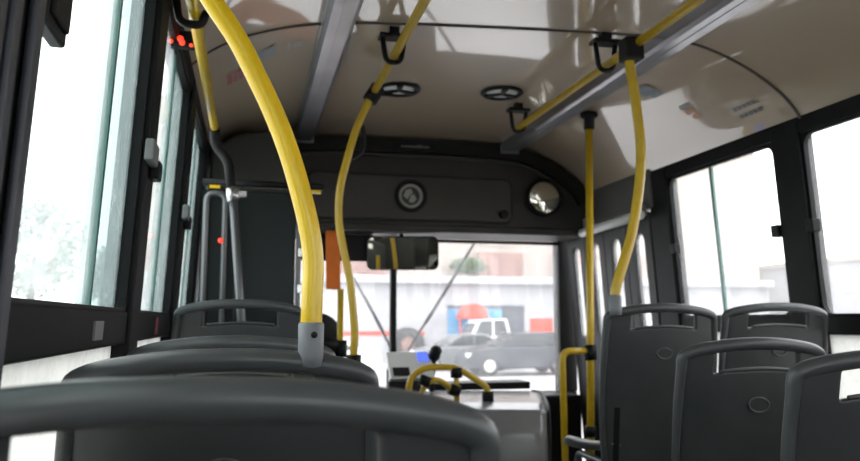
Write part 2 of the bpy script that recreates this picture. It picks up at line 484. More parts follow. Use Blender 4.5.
# interior mirror, sun blind, round mirror, orange strip
rm = thing('rear_view_mirror', 'wide rounded rear-view mirror hanging at the windscreen top centre', 'mirror', (0.05, 4.62, 1.48))
mc = Vector((0.003, 4.62, 1.478)); ang = math.radians(14)
def mf(a, b, t):
    v = Vector((a, t, b)); v.rotate(Matrix.Rotation(math.radians(9), 3, 'X')); v.rotate(Matrix.Rotation(-ang, 3, 'Z')); return mc + v
MB().prism(rrect(-0.225, 0.225, -0.105, 0.105, 0.04), 0.0, 0.025, mf).build('housing', M['black'], rm, bevel=0.006)
MB().prism(rrect(-0.217, 0.217, -0.097, 0.097, 0.036), -0.003, 0.001, mf).build('mirror_glass', M['mirror'], rm)
MB().tube([(0.003, 4.635, 1.56), (0.003, 4.66, 1.598)], 0.012, 10).build('bracket', M['black'], rm)
tag(MB().prism(rrect(-0.62, -0.17, 1.43, 1.598, 0.015), 4.70, 4.72, F).build('sun_visor', M['black']), 'black sun visor hanging left of the rear-view mirror', 'sun visor')
cm = thing('convex_mirror', 'round convex mirror on the right end of the overhead console', 'mirror', (0.872, 4.43, 1.832))
MB().lathe([(0.118, 0.028), (0.122, 0.0), (0.116, -0.014), (0.104, -0.012), (0.102, 0.0)], (0.872, 4.43, 1.832), (0, 1, 0), 48).build('rim', M['black'], cm)
MB().lathe([(0.103*math.cos(t), -0.024*math.sin(t)) for t in [PI/2*k/10 for k in range(11)]], (0.872, 4.428, 1.832), (0, 1, 0), 48).build('mirror_glass', M['mirror'], cm)
MB().lathe([(0.06, 0), (0.06, 0.035)], (0.872, 4.43, 1.832), (0, 1, 0), 24).build('mount', M['black'], cm)
tag(MB().prism([(-0.485, 1.594), (-0.400, 1.594), (-0.392, 1.242), (-0.478, 1.246)], 4.50, 4.515, F).build('hanging_panel', M['orange'], bevel=0.003), 'narrow upright orange panel beyond the thick yellow pole', 'panel')
# door light tube
dl = thing('light_fitting', 'pale tubular light fitting above the folding door', 'light', rw(0.03, 4.3, 1.66))
a, b = Vector(rw(0.090, 3.68, 1.628)), Vector(rw(0.090, 4.43, 1.612))
MB().tube([a, b], 0.026, 14).build('diffuser', M['white'], dl)
MB().box(0.03, 0.09, 3.72, 3.76, 1.632, 1.70, rw).build('holder', M['grey'], dl)
MB().box(0.03, 0.09, 4.36, 4.40, 1.625, 1.70, rw).build('holder', M['grey'], dl)

# ------------------------------------------------------------------ ceiling fittings
def duct(x0, x1, label):
    d = thing('ceiling_duct', label, 'duct', ((x0+x1)/2, 1.5, 2.1), 'ceiling ducts')
    cx, hw = (x0+x1)/2, (x1-x0)/2
    zt = min(ceil_z(x0), ceil_z(x1))
    pf = [(cx-hw, zt+0.01), (cx-hw, 2.108), (cx-hw*0.7, 2.098), (cx+hw*0.7, 2.098), (cx+hw, 2.108), (cx+hw, zt+0.01)]
    MB().prism(pf, Y0+0.02, 4.39, lambda a, b, t: (a, t, b)).build('channel', M['duct'], d, bevel=0.006)
    MB().box(cx-hw-0.004, cx+hw+0.004, 4.375, 4.395, 2.092, zt+0.004).build('end_cap', M['socket'], d, bevel=0.004)
    MB().box(cx-0.004, cx+0.004, Y0+0.02, 4.37, 2.0955, 2.099).build('centre_rib', M['duct'], d)
duct(-0.690, -0.577, 'grey metal ceiling duct on the left, behind the thick yellow pole')
duct(0.577, 0.690, 'grey metal ceiling duct on the right beside the long yellow rail')

for x, y, t in ((-0.25, 3.46, 'left'), (0.25, 3.41, 'right')):
    z = ceil_z(x)
    d = thing('ceiling_vent', 'round black ceiling vent with a pale spoked centre, %s of the two' % t, 'vent', (x, y, z), 'round ceiling vents')
    MB().lathe([(0.102, 0.0), (0.104, -0.008), (0.096, -0.016), (0.082, -0.012), (0.078, 0.0)], (x, y, z), (0, 0, 1), 40).build('rim', M['black'], d)
    MB().lathe([(0.001, -0.006), (0.076, -0.006), (0.076, 0.0)], (x, y, z), (0, 0, 1), 40).build('lens', M['white'], d)
    s = MB()
    for k in range(3):
        a = 2*PI*k/3 + 0.4
        ca, sa = math.cos(a), math.sin(a)
        s.add([(x + ca*r - sa*q*w_, y + sa*r + ca*q*w_, z+dz) for dz in (-0.006, -0.016) for r, q, w_ in ((0.0, 1, .006), (0.0, -1, .006), (0.078, -1, .016), (0.078, 1, .016))],
              [(0,1,2,3), (7,6,5,4), (0,3,7,4), (1,5,6,2), (3,2,6,7), (0,4,5,1)])
    s.build('spokes', M['black'], d)

# advertising strips on the coves: illegible faded print, plus orange patches on the right
def decal(xs, y0, y1, m, name, parent, drop=0.004):
    q = MB(); vs = []
    k = 5
    for i in range(k):
        x = xs[0] + (xs[1]-xs[0])*i/(k-1)
        for y in (y0, y1):
            vs.append((x, y, ceil_z(x)-drop))
    q.add(vs, [(2*i, 2*i+1, 2*i+3, 2*i+2) for i in range(k-1)])
    return q.build(name, m, parent)
dc = thing('sticker_strip', 'faded red and blue-grey sticker strip on the left ceiling curve', 'sticker', (-0.92, 2.95, ceil_z(-0.92)))
for xa, xb, ya, yb, m in [(-1.03, -1.01, 3.09, 3.22, 'red'), (-1.005, -0.99, 3.08, 3.20, 'red'), (-0.985, -0.965, 3.06, 3.19, 'red'),
        (-0.915, -0.895, 2.92, 3.02, 'blue'), (-0.89, -0.87, 2.90, 3.00, 'blue'), (-0.865, -0.845, 2.88, 2.98, 'blue'), (-0.80, -0.79, 2.87, 2.94, 'label'), (-0.775, -0.745, 2.86, 2.92, 'label')]:
    decal((xa, xb), ya, yb, M[m], 'printed_block', dc)
dc = thing('sticker_strip', 'faded blue-grey sticker strip with orange patches on the right ceiling curve', 'sticker', (0.9, 2.95, ceil_z(0.9)))
for xa, xb, ya, yb, m in [(0.80, 0.86, 3.02, 3.12, 'blue'), (0.865, 0.89, 3.02, 3.10, 'blue'), (0.985, 1.005, 2.99, 3.06, 'label'), (1.01, 1.035, 3.0, 3.06, 'paleorange'), (1.045, 1.065, 2.99, 3.05, 'paleorange')]:
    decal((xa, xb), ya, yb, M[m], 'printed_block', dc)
dc = thing('notice_label', 'tiny dark two-line notice at the right end of the ceiling joint', 'sticker', (1.10, 2.72, ceil_z(1.10)))
for xa in (1.085, 1.115):
    for j in range(5):
        decal((xa, xa+0.014), 2.66+j*0.030, 2.66+j*0.030+0.022, M['grey'], 'printed_mark', dc)

# ------------------------------------------------------------------ handrails and poles
R = 0.0165
def strap(parent, x, y, zc, rail_z, wide=0.056, drop=0.03):
    """black bracket: ceiling plate, two arms and a cradle under the rail"""
    b = MB()
    b.box(x-0.02, x+0.02, y-0.02, y+0.02, zc-drop-0.002, zc+0.002)
    zc -= drop
    b.box(x-wide, x+wide, y-0.03, y+0.03, zc-0.014, zc+0.002)
    b.tube(fillet([(x-wide*0.75, y, zc-0.01), (x-0.028, y, rail_z-0.030), (x+0.028, y, rail_z-0.030), (x+wide*0.75, y, zc-0.01)], 0.03), 0.010, 10)
    b.build('bracket', M['black'], parent, bevel=0.003)
def clamp(parent, p, d, r=0.027, h=0.07, m='black'):
    p, d = Vector(p), Vector(d).normalized()
    MB().lathe([(0.012, -h/2), (r, -h/2), (r, h/2), (0.012, h/2)], p, d, 18).build('clamp', M[m], parent)

rr = thing('handrail', 'long yellow ceiling handrail beside the right grey duct', 'handrail', (0.41, 1.5, 2.05), 'ceiling handrails')
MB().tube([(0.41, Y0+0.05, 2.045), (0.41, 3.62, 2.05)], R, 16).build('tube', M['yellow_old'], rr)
for y in (0.5, 2.60, 3.58): strap(rr, 0.395, y, ceil_z(0.4), 2.048)
lr = thing('handrail', 'yellow ceiling handrail running above the aisle to the thin curved pole', 'handrail', (-0.41, 1.5, 2.05), 'ceiling handrails')
MB().tube([(-0.41, Y0+0.05, 2.055), (-0.41, 3.19, 2.055)], R, 16).build('tube', M['yellow_old'], lr)
for y in (0.5, 2.72): strap(lr, -0.415, y, ceil_z(-0.41), 2.055)
wr_ = thing('handrail', 'yellow handrail along the top of the left windows', 'handrail', (-1.08, 2.2, 1.87), 'ceiling handrails')
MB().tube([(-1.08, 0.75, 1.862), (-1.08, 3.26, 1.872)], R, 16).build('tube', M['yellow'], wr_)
for y in (1.0, 2.02):
    MB().tube(fillet([(-1.165, y, 1.93), (-1.13, y, 1.925), (-1.118, y, 1.838), (-1.06, y, 1.836), (-1.05, y, 1.875)], 0.03), 0.011, 10).build('bracket', M['black'], wr_)
gp = thing('stanchion', 'slim grey stanchion with a black elbow left of the dark partition', 'pole', (-0.93, 3.26, 0.0))
MB().tube(fillet([(-1.08, 3.27, 1.872), (-1.075, 3.30, 1.80), (-1.02, 3.28, 1.74), (-0.999, 3.26, 1.58)], 0.05), 0.021, 12).build('elbow', M['black'], gp)
MB().tube([(-1.0, 3.26, 1.62), (-0.955, 3.26, 1.15), (-0.85, 3.26, 0.0)], 0.018, 14).build('tube', M['steel'], gp)
clamp(gp, (-0.996, 3.26, 1.585), (0.1, 0, -1), 0.028, 0.055, 'chrome')
MB().box(-0.985, -0.94, 3.25, 3.275, 1.575, 1.605).build('clamp_tab', M['chrome'], gp, bevel=0.004)

bp = thing('grab_pole', 'thick bright yellow curved pole rising from the left seats in the foreground', 'pole', (-0.829, 1.14, 1.0))
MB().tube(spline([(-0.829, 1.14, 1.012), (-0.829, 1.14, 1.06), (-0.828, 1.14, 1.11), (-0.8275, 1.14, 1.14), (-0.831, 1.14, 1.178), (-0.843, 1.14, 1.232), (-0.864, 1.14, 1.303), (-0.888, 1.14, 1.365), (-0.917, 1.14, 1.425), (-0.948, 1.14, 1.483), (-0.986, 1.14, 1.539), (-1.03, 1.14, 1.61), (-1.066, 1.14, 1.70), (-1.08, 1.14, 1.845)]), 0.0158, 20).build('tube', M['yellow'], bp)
s = MB(); s.lathe([(0.010, -0.022), (0.0172, -0.020), (0.0186, -0.005), (0.0190, 0.041), (0.017, 0.044), (0.0145, 0.044)], (-0.829, 1.14, 1.014), (0, 0, 1), 24)
sk = s.build('socket', M['socket'], bp)
MB().lathe([(0, -0.004), (0.0045, -0.004), (0.005, 0.0), (0, 0)], (-0.826, 1.1212, 1.040), (0, 1, 0), 12).build('screw', M['black'], sk)

tp = thing('grab_pole', 'slim curved yellow pole hanging from the aisle handrail near the mirror', 'pole', (-0.485, 3.2, 0.0))
MB().tube(spline([(-0.485, 3.2, 0.0), (-0.487, 3.2, 0.5), (-0.487, 3.2, 0.90), (-0.484, 3.2, 1.02), (-0.505, 3.2, 1.22), (-0.535, 3.2, 1.36), (-0.556, 3.2, 1.48), (-0.554, 3.2, 1.61), (-0.529, 3.2, 1.73), (-0.488, 3.2, 1.88), (-0.43, 3.2, 2.02)]), R, 16).build('tube', M['yellow_old'], tp)
clamp(tp, (-0.412, 3.2, 2.045), (0.6, 0, 1), 0.033, 0.075)
MB().box(-0.41, -0.33, 3.19, 3.21, 2.04, 2.06).build('clamp_arm', M['black'], tp, bevel=0.004)
clamp(tp, (-0.487, 3.2, 0.885), (0, 0, 1), 0.032, 0.07)
MB().tube(spline([(-0.50, 3.22, 1.76), (-0.455, 3.22, 1.80), (-0.452, 3.22, 1.88), (-0.475, 3.22, 1.93)], 6), 0.011, 8).build('hook', M['black'], tp)

rp = thing('grab_pole', 'curved yellow pole rising from the corner of the far right seat', 'pole', (0.30, 2.40, 1.1))
MB().tube(spline([(0.303, 2.40, 1.085), (0.306, 2.40, 1.16), (0.325, 2.40, 1.222), (0.372, 2.40, 1.356), (0.406, 2.40, 1.515), (0.420, 2.40, 1.658), (0.410, 2.40, 1.802), (0.388, 2.40, 1.965), (0.385, 2.40, 2.04)]), 0.0175, 16).build('tube', M['yellow_old'], rp)
MB().box(0.360, 0.430, 2.365, 2.435, 1.985, 2.07).build('clamp', M['black'], rp, bevel=0.008)
MB().lathe([(0.012, -0.02), (0.020, -0.02), (0.022, 0.0), (0.022, 0.045), (0.016, 0.05)], (0.304, 2.40, 1.10), (0, 0, 1), 20).build('socket', M['socket'], rp)

dp = thing('stanchion', 'straight upright yellow pole from floor to ceiling near the door', 'pole', (0.755, 3.55, 0.0))
zt = ceil_z(0.772)
MB().tube([(0.728, 3.55, 0.0), (0.772, 3.55, zt-0.02)], 0.0185, 16).build('tube', M['yellow_old'], dp)
MB().lathe([(0.012, -0.09), (0.027, -0.085), (0.027, -0.03), (0.045, -0.02), (0.045, 0.0), (0.0, 0.0)], (0.772, 3.55, zt-0.002), (0, 0, 1), 20).build('ceiling_flange', M['black'], dp)
clamp(dp, (0.748, 3.55, 0.905), (0, 0, 1), 0.031, 0.075)
clamp(dp, (0.738, 3.55, 0.52), (0, 0, 1), 0.028, 0.05)
gr = thing('guard_rail', 'short yellow bent rail clamped to the upright pole near the door', 'rail', (0.6, 3.55, 0.0))
MB().tube(fillet([(0.604, 3.55, 0.0), (0.596, 3.55, 0.912), (0.722, 3.55, 0.912)], 0.05), R, 14).build('tube', M['yellow_old'], gr)

# ------------------------------------------------------------------ driver's partition and cab
pt = thing('driver_partition', 'dark glazed partition panel behind the driver, left of the thick yellow pole', 'partition', (-0.9, 3.42, 0.0))
MB().box(-0.985, -0.725, 3.40, 3.425, 0.02, 1.63).build('panel', M['panel_glass'], pt, bevel=0.006)
MB().box(-0.722, -0.700, 3.385, 3.43, 0.02, 1.66).build('upright', M['steel'], pt, bevel=0.004)
for z in (1.20, 1.36, 1.46):
    MB().box(-0.716, -0.694, 3.375, 3.39, z-0.02, z+0.02).build('hinge', M['chrome'], pt, bevel=0.003)
MB().tube(fillet([(-1.11, 3.41, 0.02), (-1.11, 3.41, 1.615), (-1.03, 3.41, 1.615), (-1.03, 3.41, 0.02)], 0.05), 0.014, 10).build('frame_loop', M['steel'], pt)
MB().box(-1.13, -0.985, 3.415, 3.422, 0.02, 1.63).build('side_glass', M['panel_glass'], pt)
MB().tube([(-1.13, 3.43, 1.665), (-0.60, 3.43, 1.665)], 0.016, 10).build('top_rail', M['black'], pt)
MB().box(-1.10, -1.055, 3.402, 3.41, 1.637, 1.650).build('yellow_mark', M['yellow'], pt)
MB().box(-0.66, -0.615, 3.41, 3.43, 1.632, 1.646).build('yellow_mark', M['yellow'], pt)
MB().lathe([(0, -0.012), (0.009, -0.01), (0.011, 0)], (-1.045, 3.385, 1.405), (0, 1, 0), 12).build('red_light', M['redled'], pt)
MB().tube(fillet([(-0.98, 3.39, 1.30), (-0.98, 3.36, 1.30), (-0.98, 3.36, 1.50), (-0.98, 3.39, 1.50)], 0.02), 0.008, 8).build('grip', M['steel'], pt)
# boxes of ducting above the partition
tag(MB().prism([(-1.13, 1.69), (-0.70, 1.69), (-0.72, 1.98), (-0.80, 2.05), (-1.0, 2.02), (-1.13, 1.93)], 3.95, 4.36, F).build('overhead_locker', M['header'], bevel=0.015), 'dark angular locker above the driver in the left ceiling corner', 'locker')

pr = thing('partition_rail', 'short yellow upright rail with black joints beside the driver seat', 'rail', (-0.494, 3.62, 0))
MB().tube([(-0.492, 3.62, 0.0), (-0.496, 3.62, 1.21)], 0.015, 12).build('tube', M['yellow_old'], pr)
MB().tube([(-0.66, 3.62, 0.98), (-0.492, 3.62, 0.93)], 0.015, 12).build('cross_tube', M['yellow_old'], pr)
clamp(pr, (-0.55, 3.62, 0.95), (1, 0, -0.3), 0.035, 0.09)
clamp(pr, (-0.492, 3.62, 0.93), (0, 0, 1), 0.03, 0.08)

ds = thing('driver_seat', 'dark driver seat mostly hidden behind the partition', 'seat', (-0.72, 3.85, 0))
MB().prism(rrect(-0.93, -0.47, 0.58, 1.10, 0.12), 3.72, 3.83, F).build('backrest', M['dark'], ds, bevel=0.03)
MB().box(-0.94, -0.50, 3.80, 4.22, 0.45, 0.58).build('seat_cushion', M['dark'], ds, bevel=0.03)
MB().box(-0.84, -0.60, 3.84, 4.16, 0.0, 0.46).build('pedestal', M['black'], ds, bevel=0.01)

dsh = thing('dashboard', 'dark dashboard below the left half of the windscreen', 'dashboard', (-0.5, 4.75, 0.0))
MB().prism([(4.50, 0.0), (4.50, 0.70), (4.60, 0.80), (4.885, 0.78), (4.885, 0.0)], -1.06, -0.42, lambda a, b, t: (t, a, b)).build('body', M['dark'], dsh, bevel=0.02)
MB().box(-0.95, -0.47, 4.58, 4.72, 0.79, 0.86).build('cowl', M['black'], dsh, bevel=0.02)
sw = thing('steering_wheel', 'large dark steering wheel ahead of the driver seat', 'steering wheel', (-0.62, 4.40, 0.93))
axw = Vector((0, -0.45, 0.9)).normalized()
u = Vector((1, 0, 0)); v2 = axw.cross(u)
cc = Vector((-0.62, 4.30, 0.90))
MB().tube([cc + (u*math.cos(a) + v2*math.sin(a))*0.21 for a in [2*PI*k/40 for k in range(41)]], 0.014, 10, cap=False).build('rim', M['black'], sw)
MB().tube([cc - u*0.21, cc + u*0.21], 0.012, 8).tube([cc, cc - v2*0.2], .012, 8).build('spokes', M['black'], sw)
MB().tube([cc + axw*0.02, Vector((-0.62, 4.47, 0.62))], 0.026, 12).build('column', M['black'], sw)
tm = thing('ticket_machine', 'small ticket machine with a bright blue screen on the dashboard', 'machine', (0.03, 4.55, 0.635))
MB().prism([(4.44, 0.725), (4.60, 0.875), (4.62, 0.86), (4.52, 0.70)], -0.10, 0.17, lambda a, b, t: (t, a, b)).build('sloping_panel', M['white'], tm, bevel=0.006)
MB().prism([(4.535, 0.817), (4.590, 0.869), (4.587, 0.872), (4.532, 0.820)], 0.085, 0.15, lambda a, b, t: (t, a, b)).build('screen', M['screen'], tm)
MB().prism([(4.452, 0.739), (4.50, 0.784), (4.497, 0.787), (4.449, 0.742)], -0.08, 0.02, lambda a, b, t: (t, a, b)).build('dark_inlay', M['black'], tm)
MB().lathe([(0, -0.05), (0.026, -0.045), (0.036, -0.01), (0.036, 0.03), (0.022, 0.05), (0, 0.055)], (0.195, 4.56, 0.86), (0.3, -0.3, 1), 20).build('knob', M['black'], tm)
MB().tube([(0.19, 4.56, 0.82), (0.17, 4.55, 0.635)], 0.014, 10).build('knob_stem', M['black'], tm)
MB().box(-0.10, 0.10, 4.50, 4.60, 0.635, 0.78).build('base', M['dark'], tm, bevel=0.01)
lb = tag(MB().box(0.20, 0.865, 4.70, 4.898, 0.625, 0.672).build('ledge_bar', M['black'], bevel=0.008), 'flat black bar lying along the foot of the windscreen', 'bar')
tag(MB().prism([(0.90, 0.0), (1.20, 0.0), (1.20, 0.585), (0.93, 0.585), (0.90, 0.55)], 4.66, 4.885, F).build('step_panel', M['dark'], bevel=0.012), 'dark panel in the front right corner below the windscreen', 'panel')

# engine cover: padded box, sagging toward the aisle
ec = thing('engine_cover', 'large padded silver-grey engine cover beside the driver', 'engine cover', (0.3, 3.9, 0))
def ecv(u, v):          # u across 0..1, v from back 0 (windscreen) .. 1 (aisle foot)
    y = [4.66, 4.30, 3.92, 3.78, 3.71, 3.66, 3.62, 3.59]
    z = [0.615, 0.622, 0.620, 0.595, 0.50, 0.35, 0.16, 0.0]
    t = v*(len(y)-1); i = min(int(t), len(y)-2); k = t-i
    yy, zz = y[i]+(y[i+1]-y[i])*k, z[i]+(z[i+1]-z[i])*k
    xr = 0.86 - 0.35*max(0, (4.5-yy))
    xl = -0.40
    return xl, xr, yy, zz
rows = 36; prof = []
for i in range(rows):
    xl, xr, yy, zz = ecv(0, i/(rows-1))
    row = []
    for k in range(33):
        q = k/32
        if q < 0.12: x, z = xl, zz*(q/0.12)**0.6
        elif q > 0.88: x, z = xr, zz*((1-q)/0.12)**0.6
        else:
            s_ = (q-0.12)/0.76; x = xl + (xr-xl)*s_; z = zz + 0.014*math.sin(PI*s_)*(1 if zz > .1 else 0)
        row.append((x, yy, z))
    prof.append(row)
q = MB()
q.add([p for r in prof for p in r], [(i*33+k, i*33+k+1, (i+1)*33+k+1, (i+1)*33+k) for i in range(rows-1) for k in range(32)], True)
eb = q.build('padded_cover', M['silver'], ec)
MB().tube([(ecv(0, t/20)[1]+0.004, ecv(0, t/20)[2], ecv(0, t/20)[3]) for t in range(0, 19)], 0.011, 8).build('piping', M['black'], ec)

# yellow hoop on the engine cover
hp = thing('guard_hoop', 'yellow tubular guard hoop with black joints on the engine cover', 'rail', (0.13, 4.0, 0.63))
MB().tube(fillet([(-0.094, 4.0, 0.632), (-0.075, 4.0, 0.765), (0.0, 4.0, 0.815), (0.175, 4.0, 0.815), (0.352, 4.0, 0.705), (0.353, 4.0, 0.632)], 0.06), 0.0175, 14).build('hoop_tube', M['yellow_old'], hp)
MB().tube(spline([(-0.03, 3.99, 0.640), (0.0, 3.98, 0.72), (0.05, 3.97, 0.75), (0.10, 3.98, 0.735), (0.16, 4.0, 0.69)]), 0.0155, 12).build('brace', M['yellow_old'], hp)
MB().tube([(0.178, 4.0, 0.632), (0.176, 4.0, 0.815)], 0.0155, 12).build('brace', M['yellow_old'], hp)
for p, d in (((0.177, 4.0, 0.785), (0, 0, 1)), ((0.165, 4.0, 0.692), (1, 0, -0.3)), ((0.353, 4.0, 0.655), (0, 0, 1)), ((0.0, 3.98, 0.745), (0.4, 0, 1))):
    clamp(hp, p, d, 0.032, 0.055)

# ------------------------------------------------------------------ seats
def seat_w(z):
    pts = [(0.38, 0.195), (0.5, 0.210), (0.62, 0.218), (0.78, 0.220), (0.88, 0.216), (0.95, 0.209), (1.0, 0.204)]
    for (a, wa), (b, wb) in zip(pts, pts[1:]):
        if a <= z <= b: return wa + (wb-wa)*(z-a)/(b-a)
    return pts[0][1] if z < .38 else pts[-1][1]
def seat_y(x, z):
    return (1.0 - z)*0.13 + 0.55*x*x
def make_seat(label, group):
    root = thing('bus_seat', label, 'seat', (0, 0, 0), group)
    us = [-1, -0.94, -0.86, -0.74, -0.64, -0.60, -0.56, -0.4, -0.2, 0, 0.2, 0.4, 0.56, 0.60, 0.64, 0.74, 0.86, 0.94, 1]
    zs = [0.38, 0.42, 0.5, 0.58, 0.66, 0.74, 0.80, 0.845, 0.885, 0.912, 0.920, 0.928, 0.945, 0.966, 0.972, 0.978]
    vs = [(u*seat_w(z), seat_y(u*seat_w(z), z) + (0.012 if abs(u) > 0.97 else 0), z + (0.008 - 0.026*u*u if z > 0.86 else 0)) for z in zs for u in us]
    nu = len(us); fs = []
    for i in range(len(zs)-1):
        for j in range(nu-1):
            zc = (zs[i]+zs[i+1])/2; uc = (us[j]+us[j+1])/2
            if 0.921 < zc < 0.970 and abs(uc) < 0.61: continue
            fs.append((i*nu+j, i*nu+j+1, (i+1)*nu+j+1, (i+1)*nu+j))
    b = MB().add(vs, fs, True).build('backrest', M['seat'], root)
    so = b.modifiers.new('shell', 'SOLIDIFY'); so.thickness = 0.016; so.offset = 0
    ss = b.modifiers.new('smooth', 'SUBSURF'); ss.levels = 2; ss.render_levels = 2
    # grab rail over the top and down both edges
    path, rad = [], []
    for z in [0.45, 0.55, 0.65, 0.75, 0.84, 0.89]:
        path.append((-seat_w(z), z)); rad.append(0.0105 + 0.002*(z > .8))
    cs = [(-0.212, 0.930), (-0.211, 0.952), (-0.202, 0.968), (-0.16, 0.981), (-0.08, 0.992), (0.0, 0.995)]
    cr = [0.0135, 0.0145, 0.0155, 0.0165, 0.0165, 0.0165]
    path += cs; rad += cr
    path = path + [(-a, z) for a, z in reversed(path[:-1])]; rad = rad + list(reversed(rad[:-1]))
    P = [(x, seat_y(x, z) - 0.004, z) for x, z in path]
    S3 = spline(P, 4); R3 = []
    for i in range(len(rad)-1):
        R3 += [rad[i] + (rad[i+1]-rad[i])*k/4 for k in range(4)]
    R3.append(rad[-1])
    MB().tube(S3, R3, 16).build('grab_rail', M['rail_plastic'], root)
    # raised oval badge and crease under the slot
    ov = [(0.0+0.030*math.cos(t), seat_y(0, 0.82)-0.011, 0.835+0.019*math.sin(t)) for t in [2*PI*k/32 for k in range(33)]]
    MB().tube(ov, 0.0030, 8, cap=False).build('oval_badge', M['rail_plastic'], root)
    lip = [(x, seat_y(x, 0.93)-0.009, 0.930 - 0.6*x*x) for x in [-0.115+0.23*k/16 for k in range(17)]]
    MB().tube(lip, 0.0045, 8).build('slot_lip', M['rail_plastic'], root)
    sl = MB()
    for k in range(8):
        z0, z1 = 0.44 + k*0.026, 0.44 + (k+1)*0.026
        x0, x1 = -0.178, -0.158
        sl.add([(x, seat_y(x, z) - d, z) for d in (0.0105, 0.004) for x, z in ((x0, z0), (x1, z0), (x1, z1), (x0, z1))],
               [(0,1,2,3), (7,6,5,4), (0,4,5,1), (1,5,6,2), (2,6,7,3), (3,7,4,0)])
    sl.build('side_slot', M['black'], root)
    # seat pan: dished shell in front of the back
    pv = []; nx, ny = 9, 9
    for j in range(ny):
        t = j/(ny-1)
        for i in range(nx):
            u = -1 + 2*i/(nx-1)
            x = u*(0.200 + 0.015*math.sin(PI*t))
            y = 0.065 + 0.42*t
            z = 0.445 + 0.035*u*u + 0.03*(1-t)**3 + (0.02 if t < .95 else -0.02)
            pv.append((x, y, z))
    p = MB().add(pv, [(j*nx+i, j*nx+i+1, (j+1)*nx+i+1, (j+1)*nx+i) for j in range(ny-1) for i in range(nx-1)], True).build('seat_pan', M['cushion'], root)
    so = p.modifiers.new('shell', 'SOLIDIFY'); so.thickness = 0.018; so.offset = 0
    ss = p.modifiers.new('smooth', 'SUBSURF'); ss.levels = 1; ss.render_levels = 1
    for sx in (-1, 1):
        MB().tube(fillet([(sx*0.15, 0.10, -0.012), (sx*0.15, 0.12, 0.43), (sx*0.15, 0.44, 0.435), (sx*0.15, 0.42, -0.012)], 0.05), 0.014, 10).build('leg_frame', M['steel'], root)
    return root

SEATS = [  # x, y (of the top rail), z of its floor, label
    (-0.966, 0.560, 0.011, 'closest seat, its thick charcoal grab rail filling the bottom left corner', 'L'),
    (-0.948, 1.140, 0.010, 'dark grey seat carrying the thick yellow pole, second from the camera', 'L'),
    (-0.948, 1.720, 0.018, 'dark grey left seat mostly hidden behind the seat with the thick pole', 'L'),
    (-0.945, 2.730, 0.124, 'farthest left seat standing higher, right before the dark partition', 'L'),
    (0.392, 1.770, 0.006, 'dark grey seat with oval badge in front of the raised pair', 'R'),
    (0.255, 1.180, 0.0, 'dark grey seat cut by the right edge of the picture', 'R'),
    (0.515, 2.440, 0.111, 'raised dark grey seat with the curved yellow pole at its corner', 'R'),
    (0.985, 2.440, 0.117, 'raised dark grey seat beside the right window, window side of its pair', 'R'),
]
proto = None
for x, y, z, label, side in SEATS:
    grp = 'single seats along the left windows' if side == 'L' else 'seats along the right side'
    if proto is None:
        proto = make_seat(label, grp); o = proto
    else:
        o = copy_tree(proto)
    o['label'] = label; o['group'] = grp
    o.location = (x, y, z)
    o.rotation_euler.y = 0.018 if y < 0.6 else 0.0

# dark box with emissive red dots over the left windows
ls = thing('red_dot_box', 'small dark box with glowing red dots above the left windows', 'sign', (-1.14, 2.32, 1.90))
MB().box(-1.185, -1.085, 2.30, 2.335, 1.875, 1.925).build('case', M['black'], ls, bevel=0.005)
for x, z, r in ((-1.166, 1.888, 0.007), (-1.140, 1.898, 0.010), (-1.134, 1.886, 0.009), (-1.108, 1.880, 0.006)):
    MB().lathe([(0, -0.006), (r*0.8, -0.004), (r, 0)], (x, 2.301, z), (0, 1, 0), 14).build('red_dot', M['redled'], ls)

# ------------------------------------------------------------------ street outside
GZ = -0.78
struct(MB().box(-70, 90, -30, 90, GZ-0.1, GZ).build('ground', M['asphalt']), 'pale wet street')
by = 34.0
B = thing('building', 'long pale building with a ledge, straight ahead beyond the windscreen', 'building', (8, by, GZ))
MB().box(-6, 25, by, by+8, GZ, 2.75).build('ground_floor_wall', M['plaster'], B)
MB().box(-6, 25, by-0.5, by+8, 2.75, 3.1).build('ledge', M['plaster'], B, bevel=0.04)
MB().box(-6, 25, by+0.6, by+8, 3.1, 11).build('upper_wall', M['beige'], B)
MB().box(-6, 6.9, by-0.03, by, 0.42, 0.60).build('red_stripe', M['vermilion'], B)
MB().box(8.0, 10.6, by-0.08, by+0.02, -0.75, 1.62).build('blue_panel', M['bluep'], B)
MB().box(10.6, 11.7, by-0.06, by+0.02, -0.75, 1.62).build('dark_doorway', M['shade'], B)  # shade inside the open doorway, painted as a flat dark board
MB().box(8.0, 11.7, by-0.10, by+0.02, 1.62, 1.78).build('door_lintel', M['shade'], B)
MB().box(12.0, 13.1, by-0.10, by+0.02, 0.50, 1.18).build('red_sign', M['vermilion'], B)
for x0 in (-6, -1.5, 3.0, 9.6, 13.5, 18):
    MB().box(x0, x0+2.2, by+0.30, by+0.62, 3.1, 4.3).build('brick_balcony', M['brick'], B)
    MB().box(x0+0.2, x0+2.0, by+0.55, by+0.61, 4.6, 6.4).build('window', M['beige'], B)
MB().box(14.2, 15.0, by-0.25, by, GZ, 2.75).build('pilaster', M['plaster'], B)
def shrub(name, label, cat, c, r, m, seed, n=900, leaf=0.12, group=None):
    random.seed(seed); q = MB()
    for _ in range(n):
        d = Vector((random.gauss(0, 1), random.gauss(0, 1), random.gauss(0, 1))).normalized()
        p = Vector(c) + Vector((d.x*r[0], d.y*r[1], d.z*r[2])) * random.uniform(0.55, 1.0)
        a = Vector((random.gauss(0, 1), random.gauss(0, 1), random.gauss(0, 1))).normalized(); b = a.orthogonal().normalized()
        q.add([p+a*leaf, p+b*leaf*0.5, p-a*leaf, p-b*leaf*0.5], [(0, 1, 2, 3)])
    return q, c
